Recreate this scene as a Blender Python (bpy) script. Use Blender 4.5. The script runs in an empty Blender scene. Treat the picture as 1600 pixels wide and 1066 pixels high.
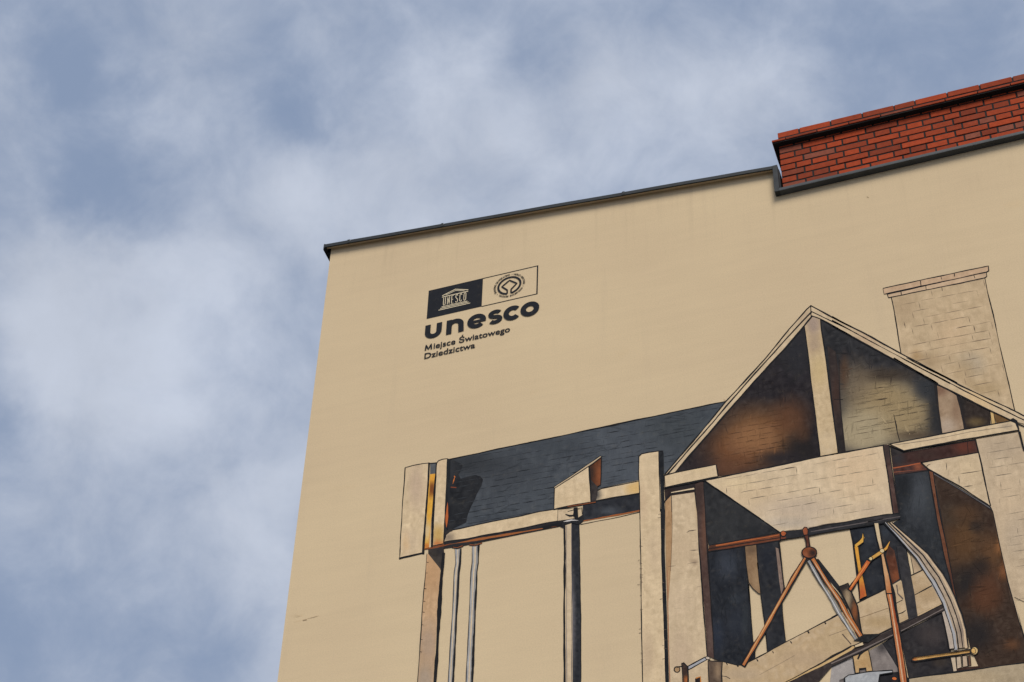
import bpy, bmesh, math, random
import numpy as np
from mathutils import Vector, Matrix
from mathutils.geometry import delaunay_2d_cdt
random.seed(7); rng = np.random.default_rng(7)
scene = bpy.context.scene
COL = scene.collection

# ------------------------------------------------------------------ camera
FPX, YAW, PITCH, ROLL = 3399.87, 0.353617, 0.787955, 0.0355835
CAMD, CAMH = 11.3275, 1.60            # metres in front of the wall, height of the eye
_f = np.array([-math.sin(YAW)*math.cos(PITCH), math.cos(YAW)*math.cos(PITCH), math.sin(PITCH)])
_r = np.array([math.cos(YAW), math.sin(YAW), 0.0]); _u = np.cross(_r, _f)
CR = math.cos(ROLL)*_r + math.sin(ROLL)*_u
CU = -math.sin(ROLL)*_r + math.cos(ROLL)*_u
CF = _f
cam_data = bpy.data.cameras.new('camera'); cam = bpy.data.objects.new('camera', cam_data); COL.objects.link(cam)
cam_data.sensor_width = 36.0; cam_data.lens = FPX/1600*36.0; cam_data.clip_end = 3000
m = Matrix.Identity(4)
for i in range(3):
    m[i][0], m[i][1], m[i][2] = CR[i], CU[i], -CF[i]
m[0][3], m[1][3], m[2][3] = 0, -CAMD, CAMH
cam.matrix_world = m
scene.camera = cam

def ray(px):
    return (px[0]-800)/FPX*CR - (px[1]-533)/FPX*CU + CF
def wall_at(px, y=0.0):
    """photo pixel -> (x, z) on the plane at depth y (the wall's face is y = 0)"""
    v = ray(px); t = (y+CAMD)/v[1]
    return v[0]*t, CAMH + v[2]*t

# ------------------------------------------------------------------ view, sun, sky
vs = scene.view_settings
vs.view_transform = 'Standard'; vs.look = 'None'; vs.gamma = 1.0; vs.use_curve_mapping = False
vs.exposure = 0.0
SUN_EL, SUN_AZ = math.radians(50), math.radians(150)     # azimuth measured from +Y, clockwise: in front of the wall, to the right
sd = bpy.data.lights.new('sun', 'SUN'); sd.energy = 3.0; sd.angle = math.radians(28); sd.color = (1.0, 0.94, 0.84)
sun = bpy.data.objects.new('sun', sd); COL.objects.link(sun)
sv = Vector((math.sin(SUN_AZ)*math.cos(SUN_EL), math.cos(SUN_AZ)*math.cos(SUN_EL), math.sin(SUN_EL)))
sun.rotation_euler = sv.to_track_quat('Z', 'Y').to_euler(); sun.location = (0, -20, 40)

world = bpy.data.worlds.new('World'); scene.world = world; world.use_nodes = True
nt = world.node_tree; nt.nodes.clear()
class G:
    """tiny node-graph helper"""
    def __init__(s, nt): s.nt = nt
    def n(s, t, **kw):
        o = s.nt.nodes.new(t)
        for k, v in kw.items(): setattr(o, k, v)
        return o
    def put(s, sock, v):
        if isinstance(v, bpy.types.NodeSocket): s.nt.links.new(v, sock)
        else: sock.default_value = v
    def math(s, op, a, b=None, c=None):
        o = s.n('ShaderNodeMath', operation=op); s.put(o.inputs[0], a)
        if b is not None: s.put(o.inputs[1], b)
        if c is not None: s.put(o.inputs[2], c)
        return o.outputs[0]
    def vec(s, op, a, b=None, scale=None):
        o = s.n('ShaderNodeVectorMath', operation=op); s.put(o.inputs[0], a)
        if b is not None: s.put(o.inputs[1], b)
        if scale is not None: s.put(o.inputs['Scale'], scale)
        return o.outputs['Value'] if op in ('DISTANCE', 'LENGTH', 'DOT_PRODUCT') else o.outputs[0]
    def noise(s, v, scale, detail=4, rough=.5, dist=0.0, out='Fac'):
        o = s.n('ShaderNodeTexNoise'); s.put(o.inputs['Vector'], v)
        o.inputs['Scale'].default_value = scale; o.inputs['Detail'].default_value = detail
        o.inputs['Roughness'].default_value = rough; o.inputs['Distortion'].default_value = dist
        return o.outputs[out]
    def mapr(s, v, a, b, c, d, smooth=False):
        o = s.n('ShaderNodeMapRange'); o.interpolation_type = 'SMOOTHSTEP' if smooth else 'LINEAR'
        s.put(o.inputs['Value'], v)
        for k, q in zip(('From Min', 'From Max', 'To Min', 'To Max'), (a, b, c, d)): s.put(o.inputs[k], q)
        return o.outputs['Result']
    def mix(s, f, a, b, mode='MIX'):
        o = s.n('ShaderNodeMix', data_type='RGBA', blend_type=mode)
        s.put(o.inputs['Factor'], f); s.put(o.inputs['A'], a); s.put(o.inputs['B'], b)
        return o.outputs['Result']
g = G(nt)
SKY_STRENGTH = 0.10
sky = g.n('ShaderNodeTexSky', sky_type='NISHITA'); sky.sun_disc = False
sky.sun_elevation = SUN_EL; sky.sun_rotation = SUN_AZ; sky.altitude = 300; sky.air_density = 1.0; sky.dust_density = 2.0; sky.ozone_density = 1.0
dirn = g.vec('NORMALIZE', g.n('ShaderNodeTexCoord').outputs['Generated'])
sep = g.n('ShaderNodeSeparateXYZ'); g.put(sep.inputs[0], dirn)
zc = g.math('MAXIMUM', sep.outputs['Z'], 0.12)
comb = g.n('ShaderNodeCombineXYZ'); g.put(comb.inputs[0], g.math('DIVIDE', sep.outputs['X'], zc)); g.put(comb.inputs[1], g.math('DIVIDE', sep.outputs['Y'], zc)); comb.inputs[2].default_value = 3.7
cl = comb.outputs[0]                                   # position on the flat cloud layer overhead
warp = g.vec('SUBTRACT', g.noise(dirn, 15.0, 5, .62, out='Color'), (.5, .5, .5))
wd = g.vec('ADD', dirn, g.vec('SCALE', warp, scale=0.055))
# where the cloud banks of this sky stand: (pixel, radius in pixels, thickness)
BANKS = [((110, 480), 230, .30), ((40, 420), 120, .10), ((180, 590), 220, .20), ((300, 130), 140, .14), ((470, 290), 210, .24),
         ((660, 250), 200, .24), ((330, 430), 150, .14), ((720, 120), 150, .12), ((930, 110), 150, .20), ((1170, 130), 150, .14),
         ((1060, 210), 180, .14), ((420, 800), 260, .12), ((180, 820), 200, .08), ((560, 60), 120, .08), ((20, 170), 110, .12), ((850, 250), 160, .10),
         ((115, 120), 150, -.30), ((160, 280), 110, -.34), ((225, 370), 90, -.20), ((440, 165), 100, -.26), ((490, 215), 70, -.12),
         ((840, 60), 90, -.12), ((1330, 40), 220, -.10), ((1520, 100), 260, -.18), ((10, 700), 170, -.10), ((40, 1010), 230, -.12),
         ((330, 1010), 160, -.16), ((1180, 20), 90, -.08), ((230, 760), 110, -.06)]
dens = g.math('ADD', g.math('MULTIPLY', g.noise(dirn, 7.0, 6, .58, .2), 0.50), g.math('MULTIPLY', g.noise(dirn, 24.0, 6, .60, .3), 0.50))
for px, r, amp in BANKS:
    d = ray(px); d = d/np.linalg.norm(d)
    dist = g.vec('DISTANCE', wd, tuple(d))
    dens = g.math('ADD', dens, g.mapr(dist, 0.0, r/FPX, amp*.74, 0.0, True))
cover = g.mapr(dens, 0.26, 0.79, 0.0, 1.0, True)
blue = g.mix(1.0, sky.outputs[0], (0.80, 0.72, 0.68, 1), 'MULTIPLY')
blue = g.mix(0.66, blue, (3.35, 4.3, 6.15, 1))           # thin veil in the gaps
tone = g.mapr(g.noise(dirn, 12.0, 6, .6), .3, .7, 0.90, 1.07)
cloud = g.mix(1.0, (5.35, 5.85, 6.9, 1), g.vec('SCALE', (1, 1, 1), scale=tone), 'MULTIPLY')
bg = g.n('ShaderNodeBackground'); g.put(bg.inputs['Color'], g.mix(cover, blue, cloud)); bg.inputs['Strength'].default_value = SKY_STRENGTH
world.cycles.sampling_method = 'MANUAL'; world.cycles.sample_map_resolution = 512
scene.cycles.max_bounces = 5; scene.cycles.diffuse_bounces = 3
wo = g.n('ShaderNodeOutputWorld'); nt.links.new(bg.outputs[0], wo.inputs[0])

# ------------------------------------------------------------------ colours and materials
LIGHT = (0.73, 0.71, 0.69)             # light reaching the wall; turns a colour read off the photograph into a reflectance
def lin(c): return tuple((v/255/12.92) if v/255 <= .04045 else ((v/255+.055)/1.055)**2.4 for v in c)
def alb(c): return tuple(min(.85, v/k) for v, k in zip(lin(c), LIGHT))

def new_mat(name):
    mt = bpy.data.materials.new(name); mt.use_nodes = True
    gg = G(mt.node_tree); b = mt.node_tree.nodes['Principled BSDF']
    return mt, gg, b
def bump(gg, b, h, strength, dist=.004):
    o = gg.n('ShaderNodeBump'); gg.put(o.inputs['Height'], h); o.inputs['Strength'].default_value = strength; o.inputs['Distance'].default_value = dist
    gg.nt.links.new(o.outputs[0], b.inputs['Normal'])
def obco(gg): return gg.n('ShaderNodeNewGeometry').outputs['Position']

def mat_render():
    mt, gg, b = new_mat('beige_render'); P = obco(gg)
    base = alb((188, 166, 133))
    big = gg.mapr(gg.noise(P, .55, 4, .55), .3, .7, 0.0, 1.0)
    c = gg.mix(big, (base[0]*1.045, base[1]*1.045, base[2]*1.03, 1), (base[0]*.95, base[1]*.935, base[2]*.935, 1))
    st = gg.n('ShaderNodeMapping'); gg.put(st.inputs['Vector'], P); st.inputs['Scale'].default_value = (.7, .7, 6)
    trow = gg.mapr(gg.noise(st.outputs[0], 2.2, 5, .6, .3), .3, .7, .975, 1.02)
    c = gg.mix(1.0, c, gg.vec('SCALE', (1, 1, 1), scale=trow), 'MULTIPLY')
    # a few ochre smudges and grey weather streaks
    sm = gg.mapr(gg.noise(P, 2.6, 3, .5), .66, .80, 0.0, .16, True)
    c = gg.mix(sm, c, (base[0]*.92, base[1]*.80, base[2]*.60, 1))
    st2 = gg.n('ShaderNodeMapping'); gg.put(st2.inputs['Vector'], P); st2.inputs['Scale'].default_value = (5, 5, .35)
    sk = gg.mapr(gg.noise(st2.outputs[0], 1.6, 4, .6), .55, .80, 0.0, .22, True)
    c = gg.mix(sk, c, (base[0]*.80, base[1]*.80, base[2]*.84, 1))
    gr = gg.mapr(gg.noise(P, 95, 4, .7), .25, .75, .90, 1.10)
    c = gg.mix(1.0, c, gg.vec('SCALE', (1, 1, 1), scale=gr), 'MULTIPLY')
    gg.put(b.inputs['Base Color'], c); b.inputs['Roughness'].default_value = .92; b.inputs['Specular IOR Level'].default_value = .15
    # rain streaks hanging from the roof edge
    sx = gg.n('ShaderNodeSeparateXYZ'); gg.put(sx.inputs[0], P)
    below = gg.math('SUBTRACT', gg.math('MULTIPLY_ADD', sx.outputs['X'], -.0877, 14.81), sx.outputs['Z'])
    st3 = gg.n('ShaderNodeMapping'); gg.put(st3.inputs['Vector'], P); st3.inputs['Scale'].default_value = (11, 11, .5)
    dr = gg.math('MULTIPLY', gg.mapr(gg.noise(st3.outputs[0], 1.5, 4, .6), .50, .74, 0, .22, True), gg.mapr(below, .0, 1.1, 1, 0, True))
    gg.put(b.inputs['Base Color'], gg.mix(dr, c, (base[0]*.66, base[1]*.64, base[2]*.64, 1)))
    h = gg.math('ADD', gg.math('MULTIPLY', gg.noise(P, 160, 4, .6), .5), gg.math('MULTIPLY', gg.noise(st.outputs[0], 2.5, 4, .5), .9))
    bump(gg, b, h, .22, .0035)
    return mt
def mat_paint():
    """mural paint: the artist's colour from the 'paint' attribute, brush streaks and grain over it"""
    mt, gg, b = new_mat('mural_paint'); P = obco(gg)
    at = gg.n('ShaderNodeAttribute', attribute_name='paint'); c = at.outputs['Color']
    st = gg.n('ShaderNodeMapping'); gg.put(st.inputs['Vector'], P); st.inputs['Scale'].default_value = (9, 9, 1.3)
    v1 = gg.mapr(gg.noise(st.outputs[0], 2.4, 6, .65, .4), .3, .7, .93, 1.07)
    st2 = gg.n('ShaderNodeMapping'); gg.put(st2.inputs['Vector'], P); st2.inputs['Scale'].default_value = (1.5, 1.5, 9)
    v2 = gg.mapr(gg.noise(st2.outputs[0], 2.2, 5, .65, .3), .3, .7, .955, 1.045)
    gr = gg.mapr(gg.noise(P, 95, 4, .7), .25, .75, .90, 1.10)
    wb = alb((187, 164, 129))
    c = gg.mix(gg.mapr(gg.noise(P, 16, 6, .7), .52, .80, 0, .05, True), c, (*wb, 1))     # thin coverage
    k = gg.math('MULTIPLY', gg.math('MULTIPLY', v1, v2), gr)
    c = gg.mix(1.0, c, gg.vec('SCALE', (1, 1, 1), scale=k), 'MULTIPLY')
    gg.put(b.inputs['Base Color'], c); b.inputs['Roughness'].default_value = .95; b.inputs['Specular IOR Level'].default_value = .04
    bump(gg, b, gg.noise(P, 160, 4, .6), .25, .005)
    return mt
def mat_metal(name, c, rough=.5):
    mt, gg, b = new_mat(name); P = obco(gg)
    v = gg.mapr(gg.noise(P, 5, 5, .6), .3, .7, .8, 1.25)
    gg.put(b.inputs['Base Color'], gg.mix(1.0, (*c, 1), gg.vec('SCALE', (1, 1, 1), scale=v), 'MULTIPLY'))
    gg.put(b.inputs['Roughness'], gg.mapr(gg.noise(P, 14, 4, .6), .3, .7, rough-.1, rough+.12)); b.inputs['Metallic'].default_value = .0; b.inputs['Specular IOR Level'].default_value = .3
    bump(gg, b, gg.noise(P, 3.5, 3, .5), .12, .01)
    return mt
def mat_brick():
    _a = alb
    mt, gg, b = new_mat('clinker_brick'); P = obco(gg)
    oi = gg.n('ShaderNodeObjectInfo').outputs['Random']
    a1, a2, a3 = _a((150, 61, 33)), _a((112, 49, 31)), _a((124, 72, 56))
    c = gg.mix(gg.mapr(oi, 0, .8, 0, 1), (*a1, 1), (*a2, 1))
    c = gg.mix(gg.mapr(oi, .84, .97, 0, .8), c, (*a3, 1))
    v = gg.mapr(gg.noise(P, 26, 6, .65), .25, .75, .78, 1.22)
    c = gg.mix(1.0, c, gg.vec('SCALE', (1, 1, 1), scale=v), 'MULTIPLY')
    bl = gg.mapr(gg.noise(P, 60, 4, .7), .60, .75, 0, .45, True)
    c = gg.mix(bl, c, (.10, .05, .045, 1))
    ef = gg.mapr(gg.noise(P, 4.0, 5, .65), .60, .78, 0, .07, True)
    c = gg.mix(ef, c, (.5, .42, .38, 1))
    gg.put(b.inputs['Base Color'], c); b.inputs['Roughness'].default_value = .9; b.inputs['Specular IOR Level'].default_value = .12
    bump(gg, b, gg.noise(P, 90, 5, .65), .5, .004)
    return mt
def mat_plain(name, c, rough=.9, sc=20, amp=.2):
    mt, gg, b = new_mat(name); P = obco(gg)
    v = gg.mapr(gg.noise(P, sc, 5, .65), .25, .75, 1-amp, 1+amp)
    gg.put(b.inputs['Base Color'], gg.mix(1.0, (*c, 1), gg.vec('SCALE', (1, 1, 1), scale=v), 'MULTIPLY')); b.inputs['Roughness'].default_value = rough
    bump(gg, b, gg.noise(P, sc*4, 4, .6), .3, .005)
    return mt
M_RENDER, M_PAINT, M_BRICK = mat_render(), mat_paint(), mat_brick()
M_METAL = mat_metal('anthracite_sheet_metal', (.022, .026, .030), .6)
M_FLASH = mat_metal('lit_flashing_metal', (.050, .056, .062), .5)  # lighter copy of the sheet metal: reflected sky is put into its colour
M_MORTAR_SHADE = mat_plain('dark_mortar_and_shade', (.009, .008, .008), .95, 40, .35)  # brick joints, and the shade painted under the chimney tiles
M_ASPH = mat_plain('asphalt', (.06, .06, .06), .9, 6, .25)
M_PAVE = mat_plain('concrete_paving', (.30, .29, .27), .9, 5, .15)
M_BITUMEN = mat_plain('roof_felt', (.06, .06, .065), .9, 8, .25)
M_STEEL = mat_metal('bright_steel', (.6, .6, .6), .35)

def link(name, me, mat, parent=None, **props):
    if mat and not me.materials: me.materials.append(mat)
    o = bpy.data.objects.new(name, me); COL.objects.link(o); o.parent = parent
    for k, v in props.items(): o[k] = v
    return o
def boxes_mesh(name, boxes, bev=0.0):
    bm = bmesh.new()
    for (x0, x1, y0, y1, z0, z1) in boxes:
        mtx = Matrix.Translation(((x0+x1)/2, (y0+y1)/2, (z0+z1)/2)) @ Matrix.Diagonal((x1-x0, y1-y0, z1-z0, 1))
        bmesh.ops.create_cube(bm, size=1, matrix=mtx)
    if bev: bmesh.ops.bevel(bm, geom=bm.edges[:], offset=bev, segments=1, affect='EDGES')
    me = bpy.data.meshes.new(name); bm.to_mesh(me); bm.free(); return me
def prism_mesh(name, pts, y0, y1):
    """polygon in (x, z), solid from y0 to y1"""
    n = len(pts); v = [(x, y0, z) for x, z in pts] + [(x, y1, z) for x, z in pts]
    f = [tuple(range(n)), tuple(range(2*n-1, n-1, -1))] + [(i, i+n, (i+1) % n+n, (i+1) % n) for i in range(n)]
    me = bpy.data.meshes.new(name); me.from_pydata(v, [], f)
    bm = bmesh.new(); bm.from_mesh(me); bmesh.ops.recalc_face_normals(bm, faces=bm.faces[:]); bm.to_mesh(me); bm.free(); return me

# ------------------------------------------------------------------ ground
link('ground', boxes_mesh('ground', [(-400, 400, -400, 400, -.5, -.12)]), M_ASPH, kind='structure')
link('pavement', boxes_mesh('pavement', [(-40, 40, -4.0, 0.0, -.119, 0.0)], .01), M_PAVE, kind='structure')

# ------------------------------------------------------------------ the building
bld = bpy.data.objects.new('building', None); COL.objects.link(bld); bld.location = (0, 0, 0)
bld['label'] = 'tall beige rendered building with a mural, heritage logo and red brick chimney'
bld['category'] = 'building'
XL = -5.865                                         # left corner of the wall
OV = 0.048                                          # how far the copings stand out
c0 = wall_at((507.5, 382.0), -OV); c1 = wall_at((1213.0, 258.6), -OV)
slope = (c1[1]-c0[1])/(c1[0]-c0[0])
def cop_z(x): return c0[1] + slope*(x-c0[0])        # top of the front fascia
XE = c1[0]                                          # where the coping stops at the chimney
FH = 0.034                                          # fascia height
bl0 = wall_at((1190+180/7.614, 180+905/7.614), -.056); zb_bot = bl0[1]       # lower front edge of the chimney flashing
bt = wall_at((1190+270/7.614, 180+852/7.614), -.056); zb_top = bt[1]
XC = -1.931                                         # left end of the brickwork
XR = 3.2                                            # right end of the building, outside the frame
wall_pts = [(XL, -.10), (XR, -.10), (XR, zb_bot+.012), (XE-.012, zb_bot+.012), (XE-.012, cop_z(XE)-.010), (XL, cop_z(XL)-.010)]
link('wall', prism_mesh('wall', wall_pts, 0.0, 9.0), M_RENDER, bld)
# roof: felt sheet falling to the right like the coping, behind it
rt = [(XL-OV+.02, cop_z(XL-OV)+.004), (XE-.02, cop_z(XE)+.004), (XE-.02, cop_z(XE)-.0098), (XL-OV+.02, cop_z(XL-OV)-.0098)]
link('roof', prism_mesh('roof', rt, .03, 9.0), M_BITUMEN, bld)
link('roof', boxes_mesh('roof', [(XC+.02, XR-.01, .53, 8.9, zb_bot+.02, zb_bot+.05)]), M_BITUMEN, bld)

# coping: folded metal sheets with lapped seams along the front edge and the left side
cop = link('coping', prism_mesh('coping', [(XL-OV, cop_z(XL-OV)+.003), (XL-OV+.012, cop_z(XL)+.003), (XL-OV+.012, cop_z(XL)-FH-.005), (XL-OV, cop_z(XL)-FH-.005)], -OV-.003, -OV+.06), M_METAL, bld)
seams = [XL-OV+.001, wall_at((545, 376), -OV)[0], wall_at((691, 352), -OV)[0], wall_at((974, 302), -OV)[0], XE]
for i in range(4):
    a, b_ = seams[i], seams[i+1]; lap = .0018*(i % 2)
    bm = bmesh.new()
    # folded profile (y, dz): drip lip, fascia, top
    prof = [(-OV+.012, -FH), (-OV-lap, -FH-.001), (-OV-lap, 0.0), (.20, .012), (.20, .009), (-OV+.003, -.003), (-OV+.003, -FH+.003), (-OV+.012, -FH+.002)]
    ends = []
    e_ = b_ + (.012 if i < 3 else 0); nseg = max(1, int((e_-a)/.22))
    for q in range(nseg+1):
        x = a + (e_-a)*q/nseg; jz, jy = random.uniform(-.0016, .0016), random.uniform(-.0012, .0008)
        ends.append([bm.verts.new((x, y+jy*(y < 0), cop_z(x)+dz+jz)) for y, dz in prof])
    n = len(prof)
    for q in range(nseg):
        for k in range(n): bm.faces.new((ends[q][k], ends[q+1][k], ends[q+1][(k+1) % n], ends[q][(k+1) % n]))
    bm.faces.new(ends[0][::-1]); bm.faces.new(ends[-1])
    bmesh.ops.recalc_face_normals(bm, faces=bm.faces[:])
    me = bpy.data.meshes.new('sheet'); bm.to_mesh(me); bm.free()
    link('sheet', me, M_METAL, cop)
for x in seams[1:4]:
    link('seam', boxes_mesh('seam', [(x-.011, x+.011, -OV-.0065, -OV+.01, cop_z(x)-FH-.004, cop_z(x)+.0025)], .001), M_METAL, cop)
# soffit: the rendered underside between wall and fascia
sof = [(XL-OV+.012, cop_z(XL-OV)-.014), (XE-.013, cop_z(XE)-.014), (XE-.013, cop_z(XE)-.006), (XL-OV+.012, cop_z(XL-OV)-.006)]
link('soffit', prism_mesh('soffit', sof, -OV+.0045, -.0005), M_RENDER, bld)
# left side coping running back over the side wall
zs = cop_z(XL-OV)
link('sheet', boxes_mesh('sheet', [(XL-OV-.004, XL-OV+.002, -OV+.002, 9.0, zs-FH-.03, zs+.001), (XL-OV-.002, XL+.002, -OV+.062, 9.0, zs-FH-.012, zs-FH-.006)]), M_METAL, cop)
for px in ((547, 375.5), (693, 351.0), (975, 301.5)):
    x, z = wall_at(px, -OV-.004)
    bm = bmesh.new(); bmesh.ops.create_icosphere(bm, subdivisions=1, radius=.0045, matrix=Matrix.Translation((x, -OV-.003, cop_z(x)-.010)))
    me = bpy.data.meshes.new('rivet'); bm.to_mesh(me); bm.free(); link('rivet', me, M_STEEL, cop)
# flashing under and beside the chimney
fl = link('chimney_flashing', boxes_mesh('chimney_flashing', [(bl0[0], XR, -.056, .03, zb_bot, zb_bot+.006), (bl0[0], XR, -.056, -.050, zb_bot+.006, zb_top), (bl0[0]+.012, XR, -.050, .012, zb_top-.008, zb_top-.002)], .0008), M_FLASH, bld)
fx = wall_at((1190+130/7.614, 180+650/7.614), -.056)[0]
link('upstand', boxes_mesh('upstand', [(fx, fx+.040, -.0565, .10, zb_bot-.001, cop_z(XE)-.002), (fx+.040, fx+.046, -.02, .12, zb_top, cop_z(XE)-.02)], .001), M_METAL, fl)

# chimney: dark mortar core, English bond bricks, projecting tile course, bricks on edge
PITCHZ = 0.0728; ZR0 = CAMH + 13.242; BRH = .0590; JT = PITCHZ-BRH
ZBODY = ZR0 - PITCHZ; NROW = 8
corb_bot = wall_at((1190+140/7.614, 180+322/7.614), -.050); corb_top = wall_at((1190+140/7.614, 180+299/7.614), -.050)
ZC0, ZC1 = corb_bot[1], corb_top[1]
XT, ztop = wall_at((1190+190/7.614, 180+214/7.614), -.046)
ch = link('chimney', boxes_mesh('chimney', [(XC+.007, XR-.5, .0045, .50, zb_bot+.03, ZC0-.02), (XC+.01, XR-.5, -.043, .30, ZC1-.002, ztop-.008), (XC-.040, XR-.5, -.044, .50, ZC0-.012, ZC0-.001)]), M_MORTAR_SHADE, bld, label='long red brick chimney block with dark joints and projecting tile course')  # last box: near-black slab whose colour stands in for shade under the tiles
brick_meshes = {}
def brick(x0, x1, y0, y1, z0, z1):
    """one brick with slightly uneven chamfers; alike bricks share a mesh"""
    key = (round(x1-x0, 3), round(y1-y0, 3), round(z1-z0, 3), random.randrange(3))
    me = brick_meshes.get(key)
    if me is None:
        sx, sy, sz = x1-x0, y1-y0, z1-z0
        me = boxes_mesh('brick', [(-sx/2, sx/2, -sy/2, sy/2, -sz/2, sz/2)], .0022)
        for v in me.vertices: v.co += Vector((random.uniform(-1, 1), random.uniform(-1, 1), random.uniform(-1, 1)))*.0008
        me.materials.append(M_BRICK); brick_meshes[key] = me
    o = link('brick', me, None, ch)
    o.location = ((x0+x1)/2, (y0+y1)/2 + random.uniform(-.002, .002), (z0+z1)/2)
    o.rotation_euler = (random.uniform(-.006, .006), random.uniform(-.004, .004), random.uniform(-.006, .006))
XBR = 0.62                                          # bricks are laid one by one to just outside the frame
for r in range(NROW):
    z0 = ZBODY + r*PITCHZ + JT/2; z1 = z0 + BRH
    if z0 > ZC0-.01: break
    z1 = min(z1, ZC0-.014)
    stretcher = (r % 2 == 0)
    x = XC; xbat = wall_at((1454 if stretcher else 1442, 200), 0)[0]; done = False; first = True
    while x < XBR:
        if first: L = .188 if stretcher else .122; first = False
        else: L = .26 if stretcher else .13
        if not done and x > xbat - .05: L = .168; done = True
        brick(x + (JT/2 if x > XC else 0), x + L - JT/2, 0.0, .10, z0, z1); x += L
    yy = .105
    while yy < .44:                                  # left end of the chimney
        L = .115 if stretcher else .205
        brick(XC, XC+.10, yy, min(yy+L, .50)-JT, z0, z1); yy += L
x = XC-.046; k = 0
while x < XBR:                                       # projecting course of thin tiles
    L = (.118 if k == 0 else .26)
    brick(x, x+L-.007, -.050, .12, ZC0, ZC1); x += L; k += 1
yy = .122
while yy < .48:
    brick(XC-.046, XC+.07, yy, yy+.118, ZC0, ZC1); yy += .125
x = XT; k = 0
while x < XBR:                                       # capping course, flush with the tiles
    L = .182 if k == 0 else (.26 if k != 4 else .168)
    brick(x, x+L-.012, -.046, .12, ZC1+.019, ztop); x += L; k += 1
# beyond the frame the same courses continue as plain brickwork
link('brick', boxes_mesh('brick', [(XBR+.28, XR-.5, .002, .10, ZBODY, ztop)]), M_BRICK, ch)

# ------------------------------------------------------------------ paint on the wall
# The mural and the logo are paint, so they are thin coats on the wall's face. Outlines were read off
# enlarged pieces of the photograph; each letter below names one such piece: (left, top, enlargement).
ZOOM = dict(A=(600, 680, 5.33), B=(600, 866, 5.33), C=(850, 600, 5.33), D=(850, 780, 3.7267), E=(1030, 460, 5.33), F=(1300, 400, 5.33),
            G=(1020, 600, 5.33), H=(1300, 560, 5.33), I=(1080, 740, 5.33), J=(1330, 680, 5.922), K=(1030, 880, 5.333), L=(1300, 780, 5.33), M=(1300, 880, 5.333))
def pts(s, ext=True):
    """'A 178 272 375 232 C 10 20' -> list of photo pixels"""
    out, cur, num = [], None, []
    for t in s.split():
        if t == '!': ext = False
        elif t in ZOOM or t == 'P': cur = t
        else:
            num.append(float(t))
            if len(num) == 2:
                if cur == 'P': out.append(tuple(num))
                else:
                    ox, oy, k = ZOOM[cur]; out.append((ox+num[0]/k, oy+num[1]/k))
                x, y = out[-1]
                if ext and y >= 1063: out[-1] = (x + (x-921)/(y+2916)*180, y+180)   # the mural goes on below the frame
                num = []
    return out
INK = (35, 35, 38)
_alb = alb
def alb(c):                            # masonry paint, chalked by the weather: a little greyer than fresh
    a = _alb(c); y = .3*a[0]+.59*a[1]+.11*a[2]; k = .62 if c[2] > c[0] else (.93 if max(c)-min(c) > 60 else 1.0)
    d = 1.0 if max(c) > 130 else .84 + .16*max(0, max(c)-70)/60
    return tuple((y+(v-y)*k)*d for v in a)
LAYER = [0]
COATS = np.zeros((700, 700), int)      # how many coats of paint lie on each 3 px cell so far
def coat_level(cells):
    cells = np.unique(np.clip(cells, 0, 699), axis=0); i, j = cells[:, 0], cells[:, 1]
    n = COATS[i, j].max()+1; COATS[i, j] = n; return n
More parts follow.
